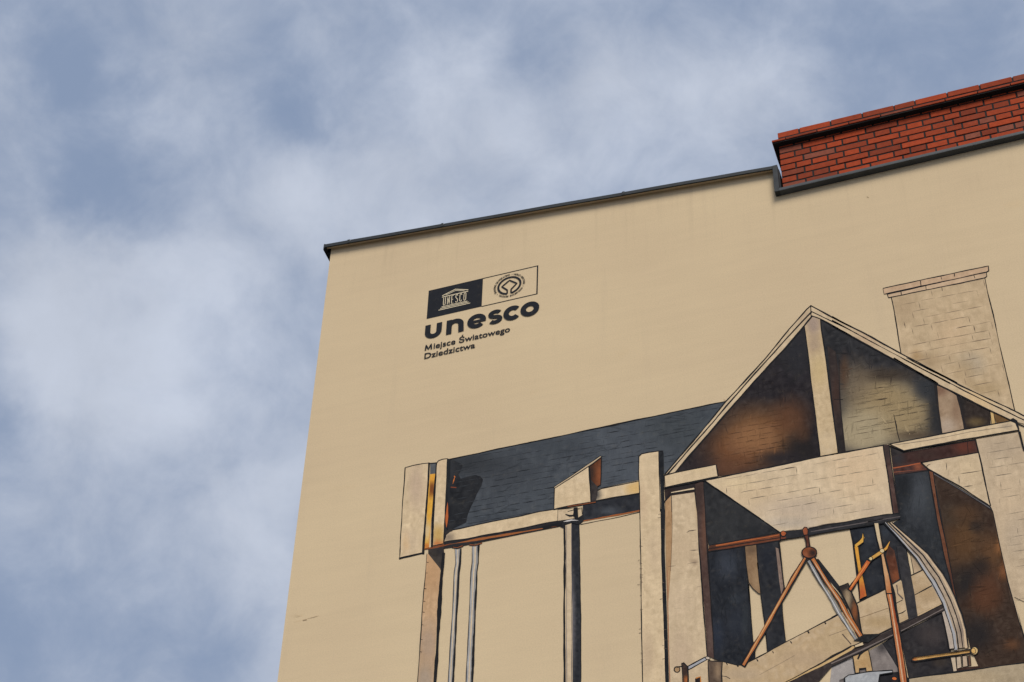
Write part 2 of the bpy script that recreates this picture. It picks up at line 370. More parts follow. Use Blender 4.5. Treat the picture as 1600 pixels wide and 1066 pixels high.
class Coat:
    """paint of one motif: filled areas and brush lines, joined into one mesh with a 'paint' colour"""
    def __init__(s): s.v, s.f, s.c = [], [], []
    def _add(s, xy, faces, cols, wallspace=False, level=None):
        if level is None: LAYER[0] += 1; level = LAYER[0]
        y = -(.0012 + level*.00014); o = len(s.v)
        for p in xy:
            x, z = p if wallspace else wall_at(p, 0.0)
            s.v.append((x, y, z))
        s.f += [tuple(i+o for i in q) for q in faces]; s.c += cols
    def fill(s, poly, col, blobs=(), grid=7.0, mott=5, brush=0, ang=None):
        if isinstance(poly, str): poly = pts(poly)
        n = len(poly); P = np.array(poly); lo, hi = P.min(0), P.max(0)
        inner = []
        for gx in np.arange(lo[0]+grid/2, hi[0], grid):
            for gy in np.arange(lo[1]+grid/2, hi[1], grid):
                q = (gx+random.uniform(-1, 1)*grid*.25, gy+random.uniform(-1, 1)*grid*.25)
                if inside(q, poly): inner.append(q)
        allp = [Vector(p) for p in list(poly)+inner]
        r = delaunay_2d_cdt(allp, [], [list(range(n))], 1, 1e-4)
        vv = [tuple(p) for p in r[0]]; cols = []
        def tone(p, mo):
            c = np.array(col, float) + rng.normal(0, mo)*np.array([1, .95, .85])
            for (bx, by, rx, ry, bc, k) in blobs:
                d = math.sqrt(((p[0]-bx)/rx)**2 + ((p[1]-by)/ry)**2)
                w = k*max(0, min(1, (1.25-d)/.9)); w = w*w*(3-2*w) if k >= 1 else w
                c = c*(1-w) + np.array(bc, float)*w
            return np.clip(c, 8, 245)
        cols = [alb(tone(p, mott)) for p in vv]
        gx, gy = np.meshgrid(np.arange(lo[0]-1, hi[0]+2, 1.5), np.arange(lo[1]-1, hi[1]+2, 1.5)); gx, gy = gx.ravel(), gy.ravel()
        ins = np.zeros(len(gx), bool); jj = n-1
        for ii in range(n):
            (xi, yi), (xj, yj) = poly[ii], poly[jj]; jj = ii
            cr = (yi > gy) != (yj > gy)
            ins ^= cr & (gx < (xj-xi)*(gy-yi)/((yj-yi) or 1e-9)+xi)
        cells = np.concatenate([np.stack([gx[ins], gy[ins]], 1), P]); cells = (cells/3+1).astype(int)
        s._add(vv, [tuple(f) for f in r[2]], cols, False, coat_level(cells))
        for _ in range(brush):                     # visible brush strokes in the local colour
            p = (random.uniform(lo[0], hi[0]), random.uniform(lo[1], hi[1])); L = random.uniform(8, 26)
            a = random.gauss(-.17, .12) if (ang is None and random.random() < .6) else random.gauss(1.5 if ang is None else ang, .25)
            q = [(p[0]+math.cos(a)*L*t, p[1]+math.sin(a)*L*t + random.uniform(-.6, .6)) for t in (-.5, 0, .5)]
            if all(inside(w_, poly) for w_ in q):
                s.line(q, random.uniform(1.0, 3.4), tuple(np.clip(tone(p, 0)*random.uniform(.86, 1.08), 8, 245)), wob=.5, taper=.4, step=5)
        return s
    def line(s, path, w=1.8, col=INK, closed=False, wob=.35, taper=0.0, wallspace=False, step=6.0):
        """a brush line; w is one width or a list of widths along the path"""
        if isinstance(path, str): path = pts(path)
        path = list(path) + ([path[0]] if closed else [])
        ws = list(w) if isinstance(w, (list, tuple)) else [w]*len(path)
        if not wallspace and w is not None and max(ws) <= 3.0: ws = [q*.84 for q in ws]
        if closed and len(ws) < len(path): ws.append(ws[0])
        Q, Wd = [], []
        for a, b, wa, wb in zip(path[:-1], path[1:], ws[:-1], ws[1:]):
            n = max(1, int(math.dist(a, b)/step))
            for i in range(n): Q.append((a[0]+(b[0]-a[0])*i/n, a[1]+(b[1]-a[1])*i/n)); Wd.append(wa+(wb-wa)*i/n)
        Q.append(path[-1]); Wd.append(ws[-1]); Q = np.array(Q); n = len(Q)
        T = np.gradient(Q, axis=0) if n > 2 else np.array([Q[-1]-Q[0]]*n)
        T /= np.maximum(np.linalg.norm(T, axis=1, keepdims=True), 1e-9); N = np.stack([-T[:, 1], T[:, 0]], 1)
        j = np.convolve(rng.normal(0, 1, n+4), np.ones(5)/5, 'valid')[:n]*wob; jw = 1 + np.convolve(rng.normal(0, 1, n+4), np.ones(5)/5, 'valid')[:n]*(.45 if wob else 0)
        Wd = np.array(Wd)*np.clip(jw, .5, 1.6)
        if taper: t = np.linspace(0, 1, n); Wd = Wd*np.clip(np.minimum(t, 1-t)/taper, .15, 1)
        Q = Q + N*j[:, None]
        if not closed and not wallspace: Q[0] -= T[0]*Wd[0]*.4; Q[-1] += T[-1]*Wd[-1]*.4
        Lp, Rp = Q+N*Wd[:, None]/2, Q-N*Wd[:, None]/2
        xy = [tuple(p) for p in Lp]+[tuple(p) for p in Rp]
        lev = None
        if not wallspace:
            m_ = max(2, int(step/1.2)); tt = np.linspace(0, 1, m_)[:, None, None]; E_ = []
            for s0, s1 in ((Lp, Rp),):
                for fr in np.linspace(0, 1, max(2, int(Wd.max()/1.5)+1)):
                    q = s0*(1-fr)+s1*fr; E_.append(((1-tt)*q[None, :-1]+tt*q[None, 1:]).reshape(-1, 2))
            lev = coat_level((np.concatenate(E_)/3+1).astype(int))
        s._add(xy, [(i, i+1, n+i+1, n+i) for i in range(n-1)], [alb(col)]*(2*n), wallspace, lev); return s
    def shape(s, poly, col=INK, w=1.7, blobs=(), grid=7.0, mott=5):
        p = pts(poly) if isinstance(poly, str) else poly
        s.fill(p, col, blobs, grid, mott)
        if w: s.line(p, w, INK, closed=True)
        return s
    def bricks(s, poly, slope, gap, col, base, keep=.35, lean=0.0, tick=.5, wmax=1.5, slope2=None):
        """loose brick joints: broken course lines and short upright ticks"""
        if isinstance(poly, str): poly = pts(poly)
        P = np.array(poly); lo, hi = P.min(0), P.max(0); yref = lo[1]-abs(slope)*(hi[0]-lo[0]); k = 0
        while True:
            y0 = yref + k*gap + random.uniform(-1, 1)*gap*.12; k += 1
            if y0 > hi[1] + abs(slope)*(hi[0]-lo[0]): break
            BL = gap*2.3; x = lo[0] - (k % 2)*BL/2 + random.uniform(-1, 1)*gap*.2
            def put(q, m, w):
                if all(inside(p, poly) for p in q): s.line(q, w, tuple(np.array(base)*(1-m)+np.array(col)*m), wob=.25, taper=.3, step=5)
            while x < hi[0]:
                L = BL*random.uniform(.85, 1.15); yy = lambda t: y0+slope*(t-lo[0])
                if random.random() < keep:
                    e = random.uniform(0, .12)*L; bold = random.random() < .07
                    put([(t, yy(t)+random.uniform(-.4, .4)) for t in (x+e, x+L/2, x+L-e*.5)], 1.0 if bold else random.uniform(.22, .62), random.uniform(1.1, wmax) if bold else random.uniform(.7, 1.15))
                if random.random() < tick:
                    put([(x, yy(x)+.6), (x+lean*gap*.9, yy(x)+gap*random.uniform(.7, .95))], random.uniform(.35, .95), random.uniform(.8, 1.3))
                x += L
        return s
    def done(s, name, parent, **props):
        me = bpy.data.meshes.new(name); me.from_pydata(s.v, [], s.f)
        a = me.color_attributes.new('paint', 'FLOAT_COLOR', 'POINT')
        a.data.foreach_set('color', np.array([(*c, 1) for c in s.c], dtype=np.float32).ravel())
        bm = bmesh.new(); bm.from_mesh(me)
        for f in bm.faces:
            if f.normal.y > 0: f.normal_flip()
        bm.to_mesh(me); bm.free()
        return link(name, me, M_PAINT, parent, **props)
def inside(p, poly):
    x, y = p; c = False; j = len(poly)-1
    for i in range(len(poly)):
        xi, yi = poly[i]; xj, yj = poly[j]
        if (yi > y) != (yj > y) and x < (xj-xi)*(y-yi)/(yj-yi)+xi: c = not c
        j = i
    return c
def z1(s): return pts(s, False)[0]
def blob(where, r, col, k=.8, ry=None):
    p = z1(where); return (p[0], p[1], r, ry or r, col, k)

CREAM, CREAM2, TAN = (192, 168, 134), (184, 161, 130), (150, 120, 88)
SLATE, DARK, DKBLUE = (69, 75, 82), (42, 41, 43), (39, 42, 49)
BROWN, RUST, ORANGE, YELLOW, GREY = (72, 52, 45), (120, 66, 38), (178, 96, 40), (205, 148, 42), (165, 163, 165)

# the mural itself: loose brush marks straight on the render; every motif is a piece of it
c = Coat()
c.line('K 1030 400 1050 600 1062 660', 1.0, (150, 128, 98), taper=.3).line('K 745 180 780 640', 1.6).line('K 852 280 905 745', 1.6)
c.line('D 565 640 568 800 573 1066', 1.2)
mural = c.done('mural', bld, label='large mural of a cutaway engine house painted on beige wall')

# --- slate roof of the long wing
roofp = pts('A 540 205 E 565 890 C 1020 745 800 800 470 868 A 1415 632 700 770 535 805 510 830')
c = Coat().fill(roofp, SLATE, [(790, 740, 60, 50, (62, 66, 72), .7), (960, 700, 70, 50, (76, 82, 90), .7), (1060, 670, 60, 40, (64, 70, 74), .7), (725, 725, 60, 20, (48, 50, 54), .7), (880, 700, 50, 20, (60, 66, 73), .6), (830, 780, 60, 30, (73, 79, 86), .6), (980, 740, 40, 20, (76, 83, 92), .6)], brush=420, ang=-.17)
c.fill('A 545 205 590 215 660 250 640 300 622 330 640 365 700 345 760 334 805 345 825 372 812 425 775 490 760 530 725 600 700 660 685 730 560 790 535 800 515 700', (42, 43, 47), [(705, 735, 18, 20, (56, 58, 62), .6)])
c.bricks(roofp, -.175, 8.6, (34, 35, 38), SLATE, keep=.8, lean=-.05, tick=.6, wmax=1.8)
c.line('A 535 205 E 565 890', 2.0)
c.line('A 592 345 575 410', 2.2, ORANGE, taper=.3).line('A 560 436 600 438', 1.6, (120, 60, 38)).line('A 588 345 592 352', 2.4, ORANGE)
c.done('painted_roof', mural)

# --- pair of boards at the left end with the glowing gap between them
c = Coat().fill('A 385 238 440 232 430 325 385 327', (88, 90, 92)).line('A 378 238 440 232', 1.6)
c.fill('A 383 327 430 322 415 480 400 640 376 935 338 945 352 780 360 600', YELLOW, [blob('A 398 450', 9, (110, 58, 30), .9, 14), blob('A 362 800', 9, (196, 166, 118), .95, 18), blob('A 358 925', 9, ORANGE, .9, 5), blob('A 408 350', 7, (214, 142, 34), .8)], grid=3.5)
c.done('painted_gap', mural)
c = Coat().shape('A 178 272 240 255 320 240 378 234 372 330 350 650 328 980 132 1022 150 650', CREAM, 1.8, [blob('A 270 420', 14, (172, 148, 124), .8, 40), blob('A 220 880', 16, (178, 155, 128), .5, 20), blob('A 185 900', 5, (200, 160, 110), .6, 20)], grid=5)
c.line('A 376 236 368 420 345 700 326 985', [2.5, 3.5, 4.2, 4.2]).line('A 132 1026 330 982', 3.4).line('A 338 950 500 912', 1.8, RUST).done('painted_board', mural)
c = Coat().shape('A 440 236 455 215 490 202 528 198 522 400 508 700 495 905 404 925 415 700 428 450', CREAM, 1.6, [blob('A 452 830', 14, (176, 138, 72), .9, 18), blob('A 450 905', 14, ORANGE, .8, 5), blob('A 480 260', 10, (184, 158, 126), .5, 20)], grid=4.5)
c.line('A 438 240 420 480 408 700 400 930', [2.2, 3.0, 3.6, 3.4])
c.fill('A 528 196 556 204 550 420 538 640 535 800 512 870 497 905 510 700 524 400', (38, 40, 44)).line('A 532 560 524 680 520 770', [1, 4, 2], (168, 84, 36), taper=.2).done('painted_board', mural)

# --- long lintel under the roof
c = Coat().fill('A 500 892 1450 715 1520 712 1500 757 1150 825 820 892 660 925 500 948', (44, 42, 44)).line('A 560 910 900 850 1200 800 1480 752', [2.6, 3.2, 2.2, 1.2], (146, 84, 42), taper=.2).line('A 340 950 430 938 560 908', 1.8, RUST)
c.shape('A 520 815 560 795 900 722 1150 675 1300 640 1415 622 1450 620 1448 716 1000 808 700 862 500 890 515 850', CREAM, 1.7, [blob('A 540 860', 10, (120, 104, 88), .8), blob('A 900 760', 30, (198, 174, 140), .5, 10)], grid=5)
c.line('A 520 820 545 800 560 795', 3.5, (52, 48, 46)).done('painted_beam', mural)
c = Coat().shape('A 1450 622 1580 612 1582 700 1448 718', CREAM2, 1.2, grid=4).done('painted_beam', mural)

# --- left post standing below the boards, and the two thin pipes
c = Coat().fill('A 370 955 500 930 505 1060 B 510 0 495 130 470 130 370 0', (62, 56, 52), [blob('A 470 960', 9, (44, 42, 44), .7)], grid=4)
c.fill('B 358 0 370 0 470 125 455 420 430 760 412 1066 285 1066 305 760 330 330', (178, 142, 104), [blob('B 400 150', 20, (172, 132, 92), .8, 40), blob('B 370 750', 20, (158, 134, 112), .9, 40), blob('B 340 1050', 20, (150, 134, 118), .8, 30)], grid=5)
c.line('B 358 0 345 190 330 330 312 600 298 830 280 1070', 1.3).line('B 500 0 480 200 462 480 445 760 425 1070', [5.2, 5.0, 5.4, 5.2, 5.2])
for y, x in ((70, 356), (160, 350), (290, 338), (395, 330), (485, 325), (590, 315), (712, 308), (815, 300)): c.line([(600+x/5.33, 866+y/5.33), (600+(x+14)/5.33, 866+(y+2)/5.33)], 1.0)
c.done('painted_post', mural)
def pipe(xs, top):
    c = Coat()
    L, Rr = pts(xs[0]), pts(xs[1])
    c.fill(L+Rr[::-1], (150, 146, 142), grid=4)
    mid = [((a[0]*.55+b[0]*.45), a[1]) for a, b in zip(L, Rr)]; mid2 = [((a[0]*.25+b[0]*.75), a[1]) for a, b in zip(L, Rr)]
    c.line(mid, 2.2, (190, 168, 138), wob=.2).line(L, 1.5, (60, 62, 70)).line(mid2, 1.0, (120, 112, 104)).line(Rr, 3.2, (36, 38, 42))
    c.line(top, [3.0, 4.2, 3.0], (40, 38, 40)).line(top, 1.6, (146, 82, 44)).done('painted_pipe', mural)
pipe(('A 592 950 598 1066 B 585 150 570 480 552 760 535 1070', 'A 640 950 634 1066 B 624 150 606 480 592 760 578 1070'), 'A 575 935 610 940 655 925')
pipe(('A 735 930 735 1066 B 725 150 710 480 698 760 685 1070', 'A 788 918 786 1066 B 774 150 760 480 748 760 738 1070'), 'A 715 915 760 918 815 900')

# --- second stretch of lintel and the dark slot under it
c = Coat().fill('C 330 1010 430 985 795 918 800 1060 D 556 72 225 132 226 40', (46, 48, 54), [blob('D 380 70', 20, (76, 82, 90), .7, 6)], grid=5)
c.line('D 226 129 400 98 556 68', [2.4, 3, 2.4], (142, 80, 40)).line('D 215 148 400 112 556 76', 1.4)
c.shape('C 420 900 480 872 795 810 798 908 430 975 440 930', CREAM, 1.6, [blob('C 760 860', 18, (196, 156, 92), .9), blob('C 430 920', 10, (70, 68, 66), .9, 12)], grid=5)
c.line('C 430 978 795 914', 2.4).done('painted_beam', mural)

# --- small gablet breaking through the roof
c = Coat().fill('C 372 690 474 608 478 700 474 842 448 858 420 830 392 800 385 720', (92, 54, 36), [blob('C 470 760', 7, (136, 74, 40), .8, 20), blob('C 395 740', 6, (52, 42, 38), .8, 16)], grid=4)
c.fill('C 390 800 420 832 450 858 445 930 430 985 392 990', (60, 54, 52), grid=4)
c.shape('C 88 865 230 778 372 692 378 780 390 985 240 1015 85 1045', CREAM, 1.8, [blob('C 340 760', 14, (204, 176, 136), .6), blob('C 200 960', 24, (182, 158, 124), .5, 8)], grid=5)
c.shape('C 86 862 470 602 480 612 375 690 230 782 90 872', (178, 156, 126), 1.5, grid=4)
c.line('C 85 1050 240 1022 430 985', 3.0).line('C 200 1024 430 988', 1.4, RUST).line('C 480 610 478 700 474 842 450 858', 1.8).line('C 378 690 388 800 392 985', 2.2).done('painted_gablet', mural)

# --- round column under the gablet
c = Coat().fill('D 122 150 160 140 205 140 206 300 213 700 220 1070 130 1070 118 700 120 300', (184, 162, 132), grid=5)
c.fill('D 160 138 205 138 207 300 214 700 220 1070 172 1070 166 700 161 300', (46, 47, 52), [blob('D 168 700', 4, (110, 104, 104), .8, 90)], grid=3.5)
c.line('D 120 160 122 300 119 700 130 1070', [2.6, 2.8, 3.0, 3.4]).line('D 131 160 132 500 132 700 142 1070', 1.0, (128, 118, 112)).line('D 160 145 162 500 168 1070', 1.0, (96, 88, 88)).line('D 205 140 209 400 214 700 221 1070', 1.8)
c.fill('D 82 152 110 132 150 118 195 112 228 92 232 128 205 152 160 140 125 152 118 172 100 165', (40, 40, 44), grid=4)
c.line('D 115 134 160 124 200 126', 2.4, (186, 178, 170), taper=.2).line('D 128 92 150 100 175 98 185 62', [2, 3, 4, 5]).line('D 140 74 195 58 222 52 225 88', 1.5).line('D 186 60 190 110', 5)
c.line('D 0 168 60 152 100 150', 3.5).done('painted_column', mural)

# --- tall post in front
c = Coat().fill('C 955 562 985 560 997 575 1000 780 1006 1066 D 707 0 704 300 716 640 728 1070 707 1070 696 640 684 300 682 0 C 962 700', (36, 38, 42), grid=5)
c.shape('C 793 605 815 585 870 573 955 563 960 760 970 1066 D 682 60 686 300 697 640 708 1070 574 1070 568 640 562 180 558 20 C 797 900 790 760', CREAM, 1.5, [blob('D 600 900', 12, (172, 148, 120), .7, 40), blob('C 870 720', 14, (196, 172, 138), .6, 30), blob('D 640 300', 12, (182, 158, 128), .6, 40), blob('C 830 1000', 8, (178, 152, 122), .6, 30)], grid=5)
c.line('C 790 610 815 585 875 573 955 562 990 562', [2, 2.4, 2, 2, 2.6])
for k in range(26): 
    t = random.uniform(0, 1); y = 800+t*266; x = 999+3*t if random.random() < .5 else 1033+6*t
    c.line([(x, y), (x+random.choice((-1, 1))*random.uniform(2, 5), y+.6)], .9, (90, 76, 66))
c.done('painted_post', mural)

# --- painted chimney behind the gable
chb = pts('F 495 350 1275 182 1330 440 1420 850 1470 1066 H 1530 448 620 0 F 575 820 540 580')
c = Coat().fill(chb, (176, 152, 120), [blob('F 600 420', 22, (162, 138, 108), .8, 26), blob('F 1000 640', 30, (186, 158, 124), .6), blob('F 800 870', 26, (150, 126, 96), .7, 14), blob('F 1160 900', 24, (158, 144, 124), .6, 20), blob('F 700 830', 10, (150, 116, 72), .6), blob('H 1250 250', 40, (150, 126, 92), .6, 12), blob('H 1100 100', 20, (160, 134, 100), .6)], grid=6)
c.bricks(chb, -.19, 13.5, (66, 54, 50), (160, 134, 106), keep=.9, lean=.22, tick=.6, wmax=1.7)
c.line('F 493 345 515 440 545 620 575 820', 2.0).line('F 1272 180 1300 320 1345 500 1420 850 1472 1066 H 1525 445', 2.0)
c.shape('F 460 322 1285 135 1290 172 1272 185 470 350', (180, 150, 118), 1.7, grid=5).shape('F 425 272 800 190 1302 86 1306 125 1285 137 435 320', (178, 146, 114), 1.8, grid=5)
for q in ('F 575 292 578 325', 'F 738 212 742 250', 'F 782 248 785 280', 'F 905 172 912 195', 'F 1180 158 1190 185', 'F 915 258 920 290', 'F 1020 152 1022 170'): c.line(q, 1.3)
c.done('painted_chimney', mural)

# --- gable: dark loft on both sides of the king post
lo = pts('E 1260 190 1215 258 900 600 495 1066 G 190 745 530 690 545 772 900 715 1395 612 1365 350 1320 0 E 1265 700')
c = Coat().fill(lo, (44, 40, 42), [blob('G 880 420', 66, (124, 84, 52), .92, 48), blob('G 700 560', 58, (112, 72, 46), .8, 34), blob('G 1150 280', 34, (96, 62, 42), .7, 34), blob('G 620 700', 40, (96, 64, 46), .8, 20), blob('G 820 470', 40, (136, 96, 60), .55, 24), blob('G 1240 560', 26, (40, 36, 36), .95, 30), blob('G 1080 620', 40, (44, 40, 42), .85, 12), blob('G 1250 420', 14, (84, 56, 40), .5), blob('G 400 690', 26, (54, 44, 42), .6), blob('E 1150 450', 34, (46, 45, 50), .9, 50)], grid=5, brush=420)
c.bricks('G 480 720 560 420 820 250 1150 200 1180 480 900 640 650 740', -.17, 8.5, (46, 36, 34), (128, 84, 52), keep=.85, lean=.02, tick=.8, wmax=1.5)
c.done('painted_loft', mural)
ro = pts('E 1340 200 F 0 585 885 1066 H 860 215 885 430 915 632 110 780 50 797 0 440 G 1500 200 1470 0')
c = Coat().fill(ro, (46, 45, 48), [blob('H 420 420', 72, (146, 128, 98), 1.0, 62), blob('H 260 620', 60, (150, 134, 106), 1.0, 40), blob('H 640 480', 44, (140, 120, 88), .9, 44), blob('H 400 300', 40, (128, 106, 74), .5, 30), blob('H 430 140', 50, (62, 52, 44), .8, 12), blob('H 200 200', 30, (112, 96, 76), .7, 40), blob('H 860 400', 12, (44, 44, 46), .9, 60), blob('H 700 640', 34, (84, 70, 56), .8, 7), blob('H 780 250', 20, (52, 54, 58), .9, 22), blob('E 1540 640', 8, (84, 60, 44), .7, 30)], grid=5, brush=460)
c.fill('E 1400 430 1470 480 1500 700 1525 1066 H 60 340 110 780 50 797 0 400 E 1455 1060', (54, 46, 44), [blob('H 30 300', 8, (74, 54, 46), .7, 40), blob('H 60 740', 10, (40, 38, 38), .8, 20)], grid=5)
c.bricks('H 110 300 500 160 820 330 880 600 130 740', -.16, 9.5, (70, 58, 48), (142, 124, 96), keep=.6, lean=.05, tick=.5, wmax=1.5)
c.line('H 515 470 535 560 545 620 565 690', [.6, 2.4, 1.6, 1.4]).line('H 60 20 65 340 110 780', 1.2, (40, 38, 38)).line('H 20 344 90 344', 1.0).done('painted_loft', mural)
c = Coat().fill('H 1040 308 1315 440 1322 552 1110 598 1078 440', (52, 44, 40), [blob('H 1200 530', 16, (112, 92, 60), .7, 8), blob('H 1070 400', 8, (38, 36, 36), .8, 30)], grid=4).fill('H 1345 452 1492 522 1370 548', (104, 78, 50), grid=4)
c.shape('H 1318 442 1345 452 1362 548 1330 554', (182, 148, 92), 1.2, grid=3.5).done('painted_loft', mural)
c = Coat().shape('H 868 222 955 250 1042 308 1075 430 1105 597 915 632 885 420', (146, 122, 98), 2.0, [blob('H 960 560', 16, (164, 144, 124), .9, 14), blob('H 900 270', 14, (108, 78, 62), .7, 10), blob('H 1040 420', 9, (122, 96, 76), .7, 24)], grid=4.5)
c.line('H 862 220 880 400 912 632', 4.0, (44, 42, 42)).line('H 1048 310 1080 440 1112 600', 4.0, (44, 40, 40)).done('painted_strut', mural)
c = Coat().shape('E 1210 262 1232 232 1280 186 1340 208 1348 290 1378 480 1420 800 1455 1066 G 1500 200 1545 582 1395 612 1365 350 1330 60 E 1270 760 1240 500', (182, 156, 118), 1.5, [blob('E 1285 250', 14, (146, 126, 112), .9, 22), blob('E 1290 420', 14, (154, 132, 110), .8, 18), blob('E 1330 640', 14, (180, 154, 108), .8, 30), blob('G 1450 500', 14, (190, 166, 132), .8, 20)], grid=4.5)
c.line('E 1345 205 1352 300 1382 500 1425 800 1460 1066 G 1545 585', 2.0).done('painted_post', mural)

# --- roof rakes of the gable
c = Coat().fill('E 1265 97 1230 128 1085 290 900 520 700 740 560 892 415 1070 C 1005 755 1070 742 G 180 742 E 495 1066 700 830 900 610 1050 450 1210 262 1275 182', CREAM2, [blob('E 1200 190', 14, (160, 136, 110), .5), blob('E 700 780', 24, (196, 172, 136), .6)], grid=5)
c.line('E 1265 97 1230 128 1085 290 900 520 700 740 560 892 415 1070 C 1005 757', 2.2).line('E 1268 150 1180 240 1000 440 800 660 600 890 445 1070 C 1030 752', 2.0).line('E 1275 182 1210 262 1050 450 900 610 700 830 495 1066 G 185 742', 2.2)
c.done('painted_rake', mural)
c = Coat().fill('E 1265 97 1440 195 1599 272 F 0 510 330 680 580 820 1045 1060 H 620 0 1080 235 1520 443 1900 632 1900 697 1599 548 1490 520 1310 435 870 212 515 0 F 885 1066 350 775 0 582 E 1599 348 1340 205 1275 182', CREAM2, [blob('F 300 690', 24, (168, 140, 112), .6), blob('H 1200 370', 40, (196, 162, 112), .6)], grid=5)
c.line('E 1265 97 1440 195 1599 272 F 0 510 330 680 580 820 1045 1060 H 620 0 1080 235 1520 443 1900 632', 2.4).line('E 1270 148 1420 220 1599 305 F 0 540 500 810 985 1066 H 580 0 1100 272 1520 480 1900 662', 2.0).line('E 1275 182 1340 205 1599 348 F 0 582 350 775 885 1066 H 515 0 870 212 1310 435 1490 520 1900 700', 2.2)
c.line('E 1265 97 1268 185', 1.4).done('painted_rake', mural)

# --- dark bay left of the hanging wall, and the left pilaster
c = Coat().fill('C 1004 868 1200 835 1440 790 1335 830 I 110 75 130 300 165 1066 100 1066 60 500 C 1290 1066 1262 905 1058 935 1012 985', (52, 42, 40), [blob('C 1300 960', 8, (86, 62, 52), .8, 20), blob('C 1100 850', 40, (38, 37, 40), .9, 6)], grid=4.5)
c.fill('C 1060 905 1250 868 1256 885 1060 918', (196, 172, 136), grid=4).line('C 1058 920 1258 888', 2.6).line('C 1010 985 1030 945 1058 930', 2.2)
c.done('painted_frame', mural)
c = Coat().fill('C 1058 935 1262 905 1275 1066 D 900 250 925 600 950 920 962 960 962 1075 730 1075 722 640 742 300 740 20', CREAM2, [blob('D 820 300', 26, (178, 154, 124), .6, 30), blob('D 800 600', 22, (190, 166, 136), .7, 30), blob('D 880 370', 8, (140, 118, 96), .7, 5), blob('D 900 60', 5, (170, 140, 104), .6, 20), blob('D 800 900', 20, (174, 150, 124), .6, 40)], grid=5)
c.fill('C 1012 985 1058 935 1062 1066 D 745 30 745 300 735 480 722 640 712 400 707 60', (158, 122, 84), grid=4).line('D 745 10 747 200 738 420', 1.0, (96, 76, 60)).line('D 718 420 724 700 732 1070', 1.2, (150, 96, 66))
for q in ('D 830 200 845 188 890 182', 'D 865 248 890 246', 'D 850 300 900 298', 'D 835 378 905 368', 'D 890 515 920 508', 'D 805 132 828 131', 'D 720 395 770 390', 'D 838 578 862 575', 'D 760 640 800 636'): c.line(q, 1.2, (84, 72, 64), taper=.3)
c.line('C 1258 905 1280 1066 D 905 300 928 620 952 925', 2.0).line('C 1060 930 1064 1066', 1.3)
c.done('painted_pilaster', mural)
c = Coat().fill('I 35 95 95 65 108 100 130 560 150 900 172 1066 K 420 0 460 800 405 775 K 385 480 350 0 I 60 500', (78, 60, 54), [blob('I 60 200', 8, (60, 48, 44), .7, 40), blob('I 110 500', 5, (104, 72, 56), .7, 50), blob('K 430 600', 6, (96, 78, 70), .7, 40)], grid=4).line('I 108 90 130 600 165 1066 K 462 800', 1.4).done('painted_frame', mural)
wn = 'I 140 640 445 608 465 800 485 1066 K 745 180 780 640 800 740 800 800 700 855 655 855 520 825 460 800 445 500 415 0'
c = Coat().fill(wn, DKBLUE, brush=120, ang=1.5, blobs= [blob('I 300 760', 20, (58, 64, 76), .8, 26), blob('K 480 600', 14, (44, 54, 72), .6, 30), blob('K 640 300', 14, (56, 62, 70), .7, 10), blob('K 640 500', 16, (46, 52, 64), .6, 30), blob('K 720 500', 6, (56, 62, 66), .6, 30)], grid=5).line(wn, 1.6, closed=True).done('painted_window', mural)
c = Coat().shape('I 448 606 543 598 560 800 592 1010 560 1000 515 960 482 915 462 780', (126, 100, 74), 1.3, [blob('I 500 640', 9, (92, 72, 56), .7), blob('I 540 900', 7, (150, 122, 92), .7, 22)], grid=4).done('painted_panel', mural)
wd2 = 'I 546 598 735 565 760 800 778 960 K 1045 215 1025 300 1030 440 1056 662 905 747 890 560 850 280 820 0 I 560 800'
c = Coat().fill(wd2, (44, 45, 50), [blob('K 900 500', 10, (54, 54, 58), .7, 40), blob('I 640 700', 12, (38, 42, 52), .7, 30)], grid=5).line(wd2, 1.7, closed=True)
c.fill('I 705 620 728 630 776 940 752 1010 735 900', (122, 102, 90), grid=3.5).line('I 728 570 776 950 K 1046 215', 2.4).done('painted_window', mural)

# --- dark triangle, rusty rail and the hanging brick wall
c = Coat().fill('I 108 70 125 65 330 210 500 320 730 492 420 560 150 606 130 500', (48, 48, 50), [blob('I 300 420', 30, (54, 54, 55), .7), blob('I 500 480', 26, (42, 43, 46), .8, 12)], grid=5).line('I 108 72 330 215 500 325 735 495', 1.8).done('painted_shade', mural)
c = Coat().fill('I 150 606 400 560 735 502 748 560 400 618 145 655', (104, 58, 38), [blob('I 180 630', 12, (70, 48, 40), .8)], grid=4).line('I 210 605 740 514', 1.8, (162, 86, 42)).line('I 150 632 745 538', 1.6, (50, 40, 38)).line('I 150 604 735 500', 1.6).line('I 148 656 745 562', 1.8)
hw = pts('G 440 810 1395 615 1545 585 H 0 808 425 735 450 900 478 1066 J 345 400 392 732 0 802 L 0 212 I 1599 352 985 462 735 492 560 370 330 215 120 65')
c.done('painted_rail', mural)
c = Coat().fill(hw, (192, 169, 138), [blob('I 500 200', 60, (190, 164, 130), .6, 26), blob('I 900 300', 70, (176, 156, 134), .8, 22), blob('I 820 420', 50, (164, 150, 134), .7, 10), blob('H 200 900', 50, (194, 166, 132), .7), blob('J 200 700', 40, (180, 158, 132), .7, 14), blob('G 700 830', 40, (196, 172, 134), .6, 14)], grid=6.5)
c.bricks(hw, -.17, 12.0, (58, 50, 48), (176, 154, 126), keep=.62, lean=.08, tick=.45, wmax=1.8)
c.line('G 100 870 440 808 900 715 1395 612 1545 583 H 0 806 425 733', 2.2).line('H 427 735 452 900 478 1066 J 345 400 392 732', 2.2).line('I 120 65 330 212 560 368 735 492', 1.8)
c.done('painted_wall', mural)
